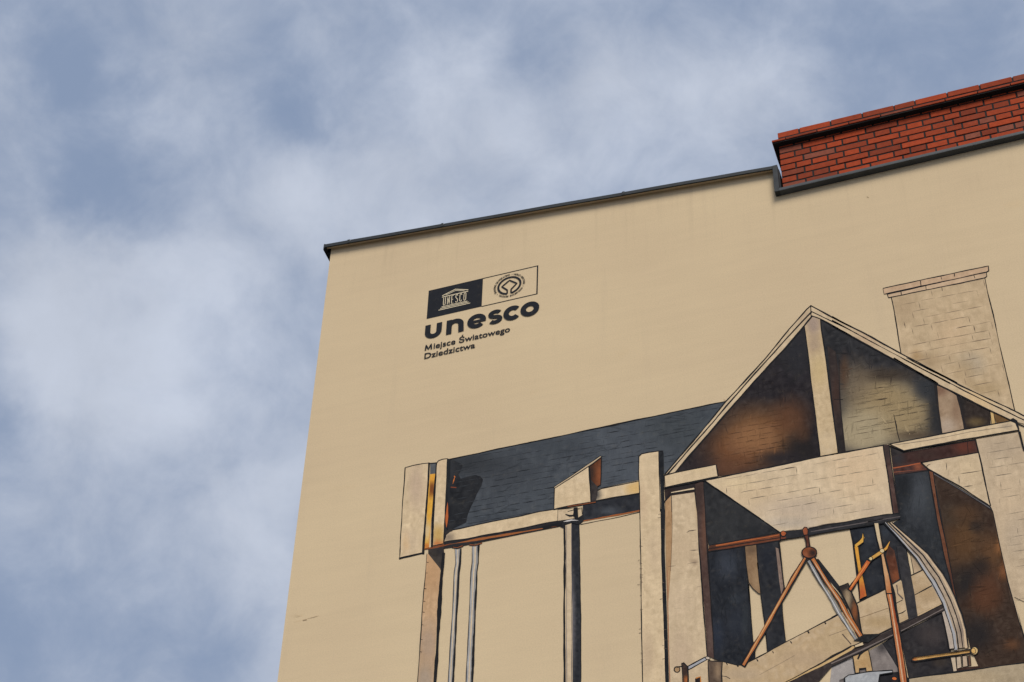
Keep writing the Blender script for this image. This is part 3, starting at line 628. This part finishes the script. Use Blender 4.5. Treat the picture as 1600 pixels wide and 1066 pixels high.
c = Coat().shape('G 98 768 180 745 528 678 536 720 545 775 105 866', CREAM, 2.0, [blob('G 400 720', 26, (200, 172, 128), .6, 8)], grid=5).done('painted_beam', mural)

# --- the bay right of the hanging wall
c = Coat().fill('J 360 108 490 158 800 110 1150 44 1178 168 650 258 640 330 720 335 860 640 1000 1066 450 1066 440 735', (48, 44, 44), grid=6)
c.fill('J 375 200 500 165 800 112 1148 46 1176 165 900 212 645 256 385 298', (66, 46, 42), [blob('J 430 220', 14, (50, 50, 52), .8), blob('J 1050 110', 20, (98, 54, 42), .8, 12), blob('J 700 180', 24, (58, 44, 40), .7, 8)], grid=5)
c.fill('J 388 300 640 262 720 322 400 372', (72, 50, 46), [blob('J 620 290', 8, (134, 72, 46), .8)], grid=4).line('J 388 305 520 285 640 262', 2.0, (150, 78, 46)).line('J 395 345 700 315', 1.2, (126, 70, 50))
c.line('J 360 106 480 155 1150 44', 2.0).line('J 645 258 900 212 1178 166', 1.8).line('J 398 375 720 330', 1.8).line('J 1148 44 1178 166', 1.8).line('J 1075 62 1082 180', 1.2, (50, 38, 36))
c.done('painted_shade', mural)
inner = pts('J 400 376 722 335 770 600 850 966 L 1035 830 930 630 800 460 640 320 500 205 565 165 J 447 735')
c = Coat().fill(inner, (46, 49, 54), brush=160, ang=1.5, blobs= [blob('J 640 560', 26, (70, 74, 80), .8, 44), blob('J 480 480', 16, (34, 36, 40), .8, 30), blob('J 730 700', 10, (56, 60, 64), .7, 40)], grid=5).done('painted_window', mural)
c = Coat().fill('J 298 96 352 94 372 280 445 736 390 732 345 400', (82, 62, 56), [blob('J 330 150', 7, (54, 46, 44), .8, 20), blob('J 420 680', 7, (64, 46, 42), .8, 12)], grid=4).line('J 298 96 345 400 390 732', 2.0).line('J 352 94 372 280 445 736', 2.0).done('painted_frame', mural)
bp = pts('J 758 350 1030 505 1290 690 L 1345 110 1400 380 1470 690 1575 1066 M 1599 620 1640 740 1640 830 1230 880 1150 700 1110 500 1030 270 L 1000 760 960 450 900 60')
c = Coat().fill(bp, (62, 48, 40), [blob('L 1100 350', 34, (94, 66, 42), .75, 44), blob('L 1330 450', 20, (98, 68, 44), .75, 34), blob('L 1150 700', 34, (40, 37, 37), .85, 30), blob('L 1300 760', 26, (92, 58, 40), .7, 40), blob('L 1200 230', 12, (46, 40, 38), .7, 10), blob('L 1000 120', 20, (66, 56, 46), .6), blob('J 1050 720', 26, (84, 60, 42), .7, 14), blob('L 1250 560', 16, (44, 38, 36), .7), blob('M 1250 300', 26, (84, 54, 38), .7, 22), blob('M 1200 600', 30, (38, 36, 37), .8, 30), blob('M 1500 680', 14, (100, 66, 44), .7, 10), blob('L 1430 600', 8, (124, 76, 44), .8, 16), blob('L 1390 400', 6, (140, 88, 46), .7, 14)], grid=5, brush=420)
c.fill('J 716 322 760 345 1285 662 1300 700 1030 528 760 362', (46, 43, 44), grid=5).line('J 740 345 1030 515 1290 680', 1.4, (96, 92, 92))
c.line('J 1285 660 L 1345 110 1400 380 1470 690 1575 1066 M 1640 740', 2.6).done('painted_panel', mural)
c = Coat().fill('J 720 336 756 346 800 640 888 1066 L 960 450 1035 830 1000 740 930 450 840 0', (104, 66, 48), [blob('L 980 700', 8, (70, 48, 42), .8, 30)], grid=4).line('J 718 336 770 650 850 1066 L 930 450 1005 760', 2.0).line('J 760 350 805 660 885 1040 L 965 450 1040 850', 2.0).done('painted_rod', mural)
tr = pts('J 648 258 900 212 1178 166 1215 320 1288 660 1030 490 716 320')
c = Coat().shape(tr, CREAM2, 2.0, [blob('J 1100 300', 20, (190, 166, 132), .6), blob('J 780 290', 12, (196, 174, 144), .6)], grid=5)
for q in ('J 695 300 712 280 740 270', 'J 880 255 885 330', 'J 1098 250 1108 300', 'J 1010 360 1120 345 1220 330', 'J 995 380 1000 455', 'J 1040 480 1125 468', 'J 900 330 898 378', 'J 1225 460 1240 455'): c.line(q, 1.4, (62, 54, 52), taper=.3)
c.done('painted_wall', mural)
pl = pts('J 1152 44 1565 -25 1640 160 1720 700 1720 1600 1510 1500 L 1575 1066 1470 690 1400 380 1345 110 J 1288 655 1215 320')
c = Coat().fill(pl, (176, 154, 126), [blob('J 1400 120', 40, (162, 142, 118), .7, 20), blob('J 1450 600', 24, (186, 162, 132), .7, 50), blob('L 1530 300', 20, (170, 150, 126), .7, 40)], grid=6)
c.bricks(pl, -.16, 12.5, (70, 62, 58), (164, 144, 118), keep=.65, lean=.1, tick=.5, wmax=1.6)
c.line('J 1152 44 1215 320 1288 655', 2.4).line('J 1565 -25 1599 120 1640 260', 2.4).done('painted_pilaster', mural)
c = Coat().shape('H 482 722 800 660 1100 600 1400 545 1490 528 1530 545 1556 604 1400 632 1100 682 600 776', CREAM, 2.0, [blob('H 1450 575', 14, (150, 132, 112), .7, 5), blob('H 900 680', 40, (184, 160, 130), .5, 7)], grid=5)
c.line('H 520 728 800 690 1150 620 1500 568', 1.0, (132, 116, 98)).fill('H 1488 515 1510 503 1545 525 1562 595 1552 610 1530 545', (38, 38, 42), grid=4).line('H 1556 606 1599 770', 2.6).done('painted_beam', mural)

# --- inside the lower window: dark panes, brass pipes
c = Coat().fill('L 150 250 352 208 400 440 445 745 340 800 232 862 200 620 165 330', (40, 43, 50), [blob('L 300 300', 16, (52, 58, 68), .7, 20), blob('L 340 650', 14, (50, 52, 58), .7, 20)], grid=5).line('L 150 250 185 400 220 640 235 862 445 745', 2.4)
c.fill('L 390 205 450 205 560 340 622 425 640 640 560 680 500 715 455 560 430 440', (44, 45, 50), [blob('L 450 280', 10, (54, 62, 74), .7)], grid=5)
c.fill('L 470 385 520 430 545 560 562 665 500 708 470 560 450 480', (88, 52, 38), [blob('L 540 640', 8, (126, 68, 38), .8, 10), blob('L 490 440', 8, (58, 44, 40), .8)], grid=4).done('painted_window', mural)

# --- inclined timber and the things behind it
c = Coat().fill('M 0 850 175 775 200 900 60 992 0 992 K 1230 992', (146, 138, 132), grid=5).fill('M 300 740 425 670 560 890 520 935 0 992 60 975 180 930 200 900', (120, 110, 104), [blob('M 300 960', 50, (40, 38, 40), .9, 8), blob('M 420 700', 10, (58, 54, 54), .8)], grid=5)
c.line('M 425 672 500 790 558 885', 2.0).fill('M 425 668 520 600 575 690 600 900 555 880 490 770', (48, 46, 48), grid=4)
c.fill('M 0 992 60 985 200 950 560 905 640 960 640 1010 0 1010', (40, 38, 40), grid=5).done('painted_machine', mural)
c = Coat().fill('M 570 585 760 490 925 405 960 560 1000 780 1012 905 800 938 640 965 600 760', (48, 45, 46), [blob('M 830 600', 26, (70, 62, 60), .8, 20), blob('M 900 830', 14, (66, 56, 48), .7, 8)], grid=5).done('painted_shade', mural)
c = Coat().fill('M 625 420 665 415 L 755 595 655 640', (168, 146, 116), grid=4).fill('L 620 425 645 440 750 595 660 640', (160, 136, 108), grid=4).shape('L 620 425 655 470 682 628 660 642', (190, 168, 134), 1.6, grid=3.5)
bm_ = pts('K 405 815 530 825 655 858 700 855 905 748 1055 663 1500 430 M 205 342 440 220 510 188 570 160 655 112 755 62 840 190 918 332 720 430 570 502 400 588 0 772 ! K 1330 850 1060 1000 600 1255 405 1255 405 1000')
c.fill(bm_, (174, 148, 114), [blob('M 350 320', 40, (186, 160, 122), .7, 14), blob('M 780 250', 26, (160, 132, 96), .8, 16), blob('K 1200 800', 50, (164, 140, 112), .7, 16), blob('K 700 930', 40, (166, 144, 118), .7, 12), blob('M 400 500', 34, (160, 132, 92), .7, 10), blob('K 1480 650', 30, (170, 146, 112), .6)], grid=5.5)
c.line('K 530 825 655 858 700 855 905 748 1055 663 1500 430', 2.0).line('M 0 456 50 430', 2.0).line('M 205 342 440 222', 2.2).line('M 655 112 755 62', 1.8).line('M 230 462 470 378', 1.0, (120, 98, 74)).line('M 690 272 840 192', 1.6).line('M 535 340 590 312', 1.4).line('M 545 432 590 418 615 400', [1, 2.6, 1.2]).line('M 540 190 550 260 590 300', 2.2, (90, 80, 76)).line('K 840 935 1130 775', 1.0, (128, 108, 88)).line('K 1420 610 1590 545', 1.0, (128, 108, 88)).line('K 1530 600 1599 680', 1.6, (86, 72, 64)).line('K 525 945 560 950 592 968', 1.6, (70, 60, 56))
for q in ('K 565 840', 'K 655 855', 'K 820 808', 'K 950 742', 'K 1100 660', 'K 1245 575', 'K 1385 498'):
    p = z1(q); c.line([(p[0]-.5, p[1]), (p[0]+.8, p[1]+2.2)], 2.4)
c.done('painted_timber', mural)
c = Coat().fill('! K 600 1250 1060 1000 1330 855 1599 700 M 0 775 400 590 570 505 918 335 940 400 740 490 575 578 0 865 K 1330 992 870 1250', (58, 50, 48), grid=4.5)
c.line('! K 640 1230 1080 985 1330 868 1599 722 M 190 695', 3.6, (184, 150, 100), wob=.2).line('M 190 690 265 660 510 552', 1.2, (120, 104, 92)).line('M 720 440 915 345', 2.6, (176, 150, 116)).line('! K 600 1250 1050 1000 1330 850 1599 696 M 190 688 510 545', 1.8).line('M 0 840 300 705 600 560 930 385', 2.0, (112, 100, 94)).line('M 0 866 300 726 575 580 940 402', 1.6).line('M 570 520 720 450 915 352', 1.3)
c.done('painted_timber', mural)
c = Coat().fill('L 540 395 580 400 618 430 660 640 690 800 715 978 640 1015 600 790 565 600', (54, 52, 54), [blob('L 640 760', 8, (66, 62, 60), .7, 30)], grid=4.5).done('painted_post', mural)

# --- curved cast arm
outer = pts('L 505 203 640 320 800 460 930 630 1030 830 M 1085 430 1120 560 1137 705'); innr = pts('L 440 208 560 340 700 500 830 700 920 870 M 965 470 1005 600 1022 718')
def between(t): return [(a[0]*(1-t)+b[0]*t, a[1]*(1-t)+b[1]*t) for a, b in zip(innr, outer)]
c = Coat().fill(innr+outer[::-1], (158, 138, 116), [blob('L 700 420', 10, (120, 106, 96), .6), blob('M 1080 560', 8, (120, 104, 92), .7, 24)], grid=4)
c.line(between(.10), [2.5, 3, 3.5, 5, 5.5, 5.5, 5.5, 5.5], (154, 151, 150), wob=.2).line(between(.85), [1.5, 2, 3, 3, 3, 3, 3, 3], (188, 162, 130), wob=.2)
c.line(innr, 2.0).line(outer, 2.2).line(between(.30), 2.0).line(between(.62), 2.2)
c.shape('M 918 415 940 402 965 470 1005 600 1022 718 980 724 950 580', (166, 150, 134), 1.4, grid=4)
c.shape('M 985 782 1030 780 1042 905 1012 912', (180, 160, 134), 1.6, grid=4).shape('M 1036 780 1074 776 1082 870 1044 882', (172, 152, 128), 1.6, grid=4).shape('M 1086 774 1124 772 1132 860 1092 868', (168, 146, 122), 1.6, grid=4).shape('M 1132 775 1152 775 1160 855 1138 858', (96, 72, 58), 1.2, grid=4)
c.fill('M 1040 885 1120 868 1230 860 1235 885 1100 898 1045 905', (62, 44, 38), grid=4).done('painted_arm', mural)

# --- ledge under the hanging wall, hanger, compass legs
c = Coat().fill('I 735 496 985 462 1599 352 L 500 132 562 122 572 168 430 202 0 272 I 1300 462 985 520 745 556', (46, 45, 48), [blob('L 400 160', 30, (74, 66, 64), .6, 4)], grid=4.5)
c.line('I 1000 490 1300 440 1599 385 L 300 196 568 152', 1.8, (92, 84, 82)).line('I 985 462 1300 405 1599 350 L 500 132 562 122', 1.8).line('I 745 558 985 522 L 0 274 430 204', 1.8).done('painted_ledge', mural)
def disc(c, ctr, rx, ry, col, blobs=(), w=1.8):
    p = z1(ctr); c.shape([(p[0]+rx*math.cos(a), p[1]+ry*math.sin(a)) for a in np.linspace(0, 2*math.pi, 20, endpoint=False)], col, w, blobs, grid=3.0); return c
c = Coat(); c.shape('I 745 528 790 520 795 550 750 556', (104, 56, 40), 1.4, grid=3.5); disc(c, 'I 770 508', 4.6, 4.2, (158, 80, 42)); c.done('painted_knob', mural)
c = Coat()
c.shape('I 928 475 945 452 965 455 975 480 972 515 940 520', (132, 68, 40), 1.8, grid=3.5).shape('I 942 520 978 516 992 620 962 630 960 570', (82, 48, 38), 1.8, grid=3.5)
disc(c, 'I 986 665', 11.6, 9.0, (124, 68, 40), [blob('I 1015 668', 7, (48, 38, 36), .95, 7)], 2.2); c.done('painted_hanger', mural)
def leg(path, w, col, edge=True, hi=(188, 144, 92)):
    c = Coat(); P = pts(path)
    d = np.array(P[-1])-np.array(P[0]); d /= np.linalg.norm(d); nrm = np.array([-d[1], d[0]])
    if nrm[0] < 0: nrm = -nrm
    if edge: c.line([tuple(np.array(p)+nrm*w*.62) for p in P], w*.75, (38, 38, 42), wob=.2)
    c.line(P, w+2.0, INK, wob=.2).line(P, w, col, wob=.15).line([tuple(np.array(p)-nrm*w*.12) for p in P], w*.32, hi, wob=.2, taper=.1)
    return c.done('painted_leg', mural)
leg('I 948 715 845 890 745 1066 K 900 520 708 850', 4.6, (164, 94, 46))
leg('I 985 740 1080 910 1180 1066 M 60 420 205 645', 4.4, (128, 124, 120), False, (186, 182, 176))
c = Coat().fill('I 1030 715 1060 712 1130 800 1245 950 1240 1000 1140 880', (40, 41, 46), grid=4)
c.shape('I 1235 948 1308 918 1330 980 L 165 780 215 900 240 1062 M 255 600 235 590 150 400 60 215', (58, 48, 42), 3.0, [blob('L 130 830', 7, (150, 128, 100), .9, 22), blob('L 110 735', 9, (44, 40, 40), .9, 5), blob('L 190 940', 5, (140, 78, 40), .8, 18)], grid=3.5).done('painted_bracket', mural)
leg('I 1020 725 1130 905 1240 1066 M 130 440 258 640', 5.2, (166, 96, 44), False, (182, 152, 122))

# --- brass pipes and the slim rusty pole
c = Coat().shape('L 185 398 220 390 235 500 252 600 272 700 292 812 232 842 228 740 222 640 200 500', (200, 138, 38), 2.2, [blob('L 255 800', 9, (168, 78, 34), .95, 22), blob('L 235 640', 6, (40, 34, 32), .5, 4)], grid=3.5)
c.line('L 205 392 245 362 262 325 260 290', [4.5, 5, 4, .8], (198, 146, 52)).line('L 188 380 235 345 250 325', 1.4).line('L 215 400 265 365 268 318 262 285', 1.4).done('painted_pipe', mural)
cp = Coat()
POLE_L, POLE_R = pts('L 350 208 380 350 412 480 M 455 255 480 380 505 560 545 800 582 1005'), pts('L 390 206 415 350 440 470 M 515 262 535 390 565 560 600 780 642 1005')
cp.fill(POLE_L+POLE_R[::-1], (172, 104, 58), [blob('L 380 280', 14, (186, 164, 130), 1.0, 46), blob('L 440 560', 12, (184, 142, 98), .9, 40)], grid=3.5)
md = [((a[0]+b[0])/2-1, (a[1]+b[1])/2) for a, b in zip(POLE_L, POLE_R)]
cp.line(md[3:], 2.2, (186, 156, 128), wob=.3).line([(p[0]+3, p[1]) for p in md[3:]], 2.0, (146, 66, 34), wob=.3).line(POLE_L, 1.8).line(POLE_R, [1.8, 1.8, 2.2, 4.5, 4.5, 3, 2.4, 2.2]).line('M 455 260 515 260', 1.8)
cp.done('painted_pole', mural)
c = Coat().line('L 155 755 225 650 300 535 330 500 420 442', 6.6, INK, wob=.15).line('L 155 755 225 650 300 535', [4.6, 4.6, 4.4], (176, 88, 38), wob=.15).line('L 320 508 420 442', 4.6, (190, 140, 60), wob=.15).line('L 415 448 455 415 482 362', [4.4, 3.6, .8], (198, 138, 50), wob=.15).line('L 165 735 290 545', 1.4, (206, 128, 60))
disc(c, 'L 325 503', 3.2, 3.0, (196, 168, 112), (), 1.4); disc(c, 'L 420 437', 3.6, 3.2, (196, 172, 126), (), 1.4); c.done('painted_pipe', mural)

# --- foot of the machine at the lower edge
c = Coat().shape('M 175 782 305 728 322 800 340 905 288 910 285 878 228 884 230 918 198 922 185 850', (172, 138, 92), 2.0, [blob('M 270 850', 9, (158, 122, 78), .7)], grid=4).line('M 280 735 235 765 218 802', [1.5, 3.4, 3.0]).shape('M 190 690 258 664 268 690 196 712', (188, 164, 128), 1.6, grid=4)
c.shape('M 105 962 140 938 300 912 505 898 510 918 400 935 160 978 112 978', (152, 151, 150), 2.2, grid=4)
c.fill('M 180 655 270 600 410 595 300 670 250 660', (40, 40, 42), grid=4).line('M 300 985 450 985', 3.4, (168, 84, 40)); disc(c, 'M 520 963', 4.0, 2.6, (190, 98, 40), (), 1.2); c.done('painted_machine', mural)
c = Coat().shape('M 640 968 800 945 1100 905 1640 832 1640 1010 640 1010', (156, 138, 112), 2.4, [blob('M 1100 950', 60, (170, 148, 116), .7, 10)], grid=5).fill('M 1380 985 1640 955 1640 1010 1380 1010', (40, 38, 38), grid=5).done('painted_beam', mural)
c = Coat().shape('M 668 798 690 788 900 762 1180 722 1192 752 1000 778 690 822 668 815', (184, 138, 74), 2.2, [blob('M 685 805', 5, (166, 90, 44), .8)], grid=4); disc(c, 'M 1186 736', 6.4, 6.2, (186, 154, 98), (), 1.8); disc(c, 'M 1180 737', 3.6, 4.2, (192, 150, 84), (), 1.2); c.done('painted_rod', mural)
c = Coat().shape('K 410 818 530 826 522 920 515 1010 412 1010', (88, 72, 60), 1.8, [blob('K 490 900', 6, (150, 124, 96), .7, 16)], grid=4).shape('K 228 872 385 786 408 792 400 808 245 892', (150, 148, 150), 1.8, grid=3.5)
c.shape('K 188 842 205 835 240 872 245 1010 208 1010 195 930', (60, 46, 40), 1.8, [blob('K 228 980', 4, (166, 92, 40), .9, 8)], grid=3.5); disc(c, 'K 150 890', 4.6, 4.2, (150, 118, 82)); disc(c, 'K 405 795', 3.6, 2.4, (182, 164, 146), (), 1.2)
c.fill('K 278 992 300 965 345 952 385 985 385 1010 278 1010', (46, 40, 40), grid=4).line('K 310 962 345 950 380 980', 2.0, (176, 108, 44)).line('K 150 870 200 862', 2.0).done('painted_crank', mural)

# ------------------------------------------------------------------ heritage logo, painted on the wall (wall metres: x, z above eye)
NAVY = (40, 42, 48); LZ = CAMH
def rectw(c, x0, x1, za, zb, col):
    c._add([(x0, LZ+za), (x1, LZ+za), (x1, LZ+zb), (x0, LZ+zb)], [(0, 1, 2, 3)], [alb(col)]*4, True)
def polyw(c, P, col): c._add([(x, LZ+z) for x, z in P], [tuple(range(len(P)))], [alb(col)]*len(P), True)
def strokew(c, P, w, col, closed=False): c.line([(x, LZ+z) for x, z in P], w, col, closed=closed, wob=0, wallspace=True, step=.02)
def arc(cx, cz, rx, rz, a0, a1, n=24): return [(cx+rx*math.cos(math.radians(a0+(a1-a0)*i/n)), cz+rz*math.sin(math.radians(a0+(a1-a0)*i/n))) for i in range(n+1)]
c = Coat(); rectw(c, -4.925, -4.452, 12.612, 12.945, NAVY)
for (x0, x1, za, zb) in ((-4.452, -3.977, 12.937, 12.9455), (-4.452, -3.977, 12.607, 12.6155), (-3.988, -3.977, 12.6155, 12.937)): rectw(c, x0, x1, za, zb, NAVY)
logo = c.done('heritage_logo', bld, label='dark blue painted heritage logo in a two part frame')
PALE = (196, 180, 150)
c = Coat()
strokew(c, [(-4.802, 12.845), (-4.689, 12.888), (-4.576, 12.845)], .0085, PALE)
strokew(c, [(-4.802, 12.829), (-4.576, 12.829)], .0085, PALE)
strokew(c, [(-4.770, 12.843), (-4.689, 12.872), (-4.608, 12.843)], .006, PALE)
for x0, x1, z in ((-4.800, -4.578, 12.713), (-4.811, -4.566, 12.698), (-4.825, -4.552, 12.682)): strokew(c, [(x0, z), (x1, z)], .0075, PALE)
def col_letter(ch, x0, x1, za, zb, w):
    S = {'U': [[(0, 1), (0, .18), (.25, 0), (.75, 0), (1, .18), (1, 1)]], 'N': [[(0, 0), (0, 1), (1, 0), (1, 1)]], 'E': [[(1, 1), (0, 1), (0, 0), (1, 0)], [(0, .5), (.8, .5)]],
         'S': [[(1, .84), (.7, 1), (.3, 1), (0, .85), (0, .66), (1, .36), (1, .15), (.7, 0), (.3, 0), (0, .16)]], 'C': [[(1, .82), (.7, 1), (.3, 1), (0, .82), (0, .18), (.3, 0), (.7, 0), (1, .18)]],
         'O': [[(0, .18), (0, .82), (.3, 1), (.7, 1), (1, .82), (1, .18), (.7, 0), (.3, 0), (0, .18)]]}[ch]
    for st in S: strokew(c, [(x0+(x1-x0)*a, za+(zb-za)*b) for a, b in st], w, PALE)
for i, ch_ in enumerate('UNESCO'): x = -4.787 + i*.0355; col_letter(ch_, x, x+.0165, 12.727, 12.818, .0058)
c.done('temple_emblem', logo)
c = Coat(); cx, cz = -4.220, 12.784
strokew(c, arc(cx, cz, .0945, .0945, -80, 260, 60), .0175, NAVY)
k = .052
strokew(c, [(cx-.0165, cz-.092), (cx-.0165, cz-.050), (cx-.064, cz+.004), (cx, cz+.060), (cx+.064, cz+.004), (cx+.0165, cz-.050), (cx+.0165, cz-.092)], .0135, NAVY)
c.done('ring_emblem', logo)
# lettering around the ring and the caption, drawn with the built-in typeface
def text_mesh(s, size, off=0.0, sx=1.0):
    cu = bpy.data.curves.new('lettering', 'FONT'); cu.body = s; cu.size = size; cu.offset = off; cu.resolution_u = 4
    o = bpy.data.objects.new('lettering', cu); COL.objects.link(o)
    dg = bpy.context.evaluated_depsgraph_get(); dg.update(); me = bpy.data.meshes.new_from_object(o.evaluated_get(dg))
    bpy.data.objects.remove(o)
    return [(v.co.x*sx, v.co.y) for v in me.vertices], [tuple(p.vertices) for p in me.polygons]
c = Coat(); ring = 'ŚWIATOWE DZIEDZICTWO • WORLD HERITAGE • PATRIMOINE MONDIAL • '
GL = {}
for i, chh in enumerate(ring):
    if chh == ' ': continue
    if chh not in GL: GL[chh] = text_mesh(chh, .024, .0006)
    V, F = GL[chh]
    if not V: continue
    a = math.radians(205 - i*360/len(ring)); w_ = max(v[0] for v in V)/2; R0 = .117
    ex, ez = (math.sin(a), -math.cos(a)), (math.cos(a), math.sin(a))
    c._add([(cx+ez[0]*(R0+v[1])+ex[0]*(v[0]-w_), LZ+cz+ez[1]*(R0+v[1])+ex[1]*(v[0]-w_)) for v in V], F, [alb(NAVY)]*len(V), True)
    LAYER[0] -= 1
c.done('ring_lettering', logo)
c = Coat()
def caption(s, x0, x1, zbase, size):
    V, F = text_mesh(s, size, size*.016); a, b = min(v[0] for v in V), max(v[0] for v in V); k = (x1-x0)/(b-a)
    c._add([(x0+(v[0]-a)*k, LZ+zbase+v[1]) for v in V], F, [alb(NAVY)]*len(V), True)
strokew(c, [(-4.914, 12.246), (-4.911, 12.308), (-4.889, 12.252), (-4.867, 12.308), (-4.863, 12.246)], .0125, NAVY)
caption('iejsce Światowego', -4.845, -4.200, 12.246, .088); caption('Dziedzictwa', -4.918, -4.489, 12.153, .088)
c.done('caption_lettering', logo)
# heavy lower-case word, built from broad strokes
c = Coat(); zb, zt = 12.372, 12.533; zm = (zb+zt)/2; W = .0465; h = W/2
strokew(c, [(-4.906, zt), (-4.906, zb+.072)] + arc(-4.857, zb+.072, .049, .072-h, 180, 360, 16) + [(-4.808, zt)], W, NAVY)
strokew(c, [(-4.722, zb), (-4.722, zt)], W, NAVY); strokew(c, [(-4.722, zb+.07)] + arc(-4.671, zt-.070, .050, .070-h, 180, 0, 16) + [(-4.617, zb)], W, NAVY)
strokew(c, arc(-4.487, zm, .058, .081-h, 0, 318, 30), W*.95, NAVY); strokew(c, [(-4.535, zm-.004), (-4.408, zm-.004)], W*.62, NAVY)
strokew(c, arc(-4.330, zt-.050, .040, .0505-h*.9, 28, 250, 18) + arc(-4.330, zb+.050, .042, .0505-h*.9, 80, -148, 18), W*.86, NAVY)
strokew(c, arc(-4.184, zm, .054, .081-h, 42, 318, 28), W, NAVY)
strokew(c, arc(-4.038, zm, .056, .081-h, 0, 360, 36), W, NAVY)
c.done('word_lettering', logo)

# small things on the wall: an anchor stub with trowel scratches, a vent pin
c = Coat()
for k in range(7):
    p = (468+random.uniform(-14, 16), 966+random.uniform(-6, 10)); L = random.uniform(8, 20)
    c.line([p, (p[0]+L, p[1]-L*.26)], random.uniform(.5, 1.0), random.choice([(168, 145, 113), (194, 173, 138)]), taper=.4)
c.line([(474, 969.5), (479, 968.4)], 1.6, (146, 124, 97)); c.line([(1355, 308), (1357, 309)], 1.4, (150, 128, 100)); c.line([(1131, 625), (1134, 626)], 1.2, (140, 116, 92))
c.done('trowel_marks', bld, kind='stuff')
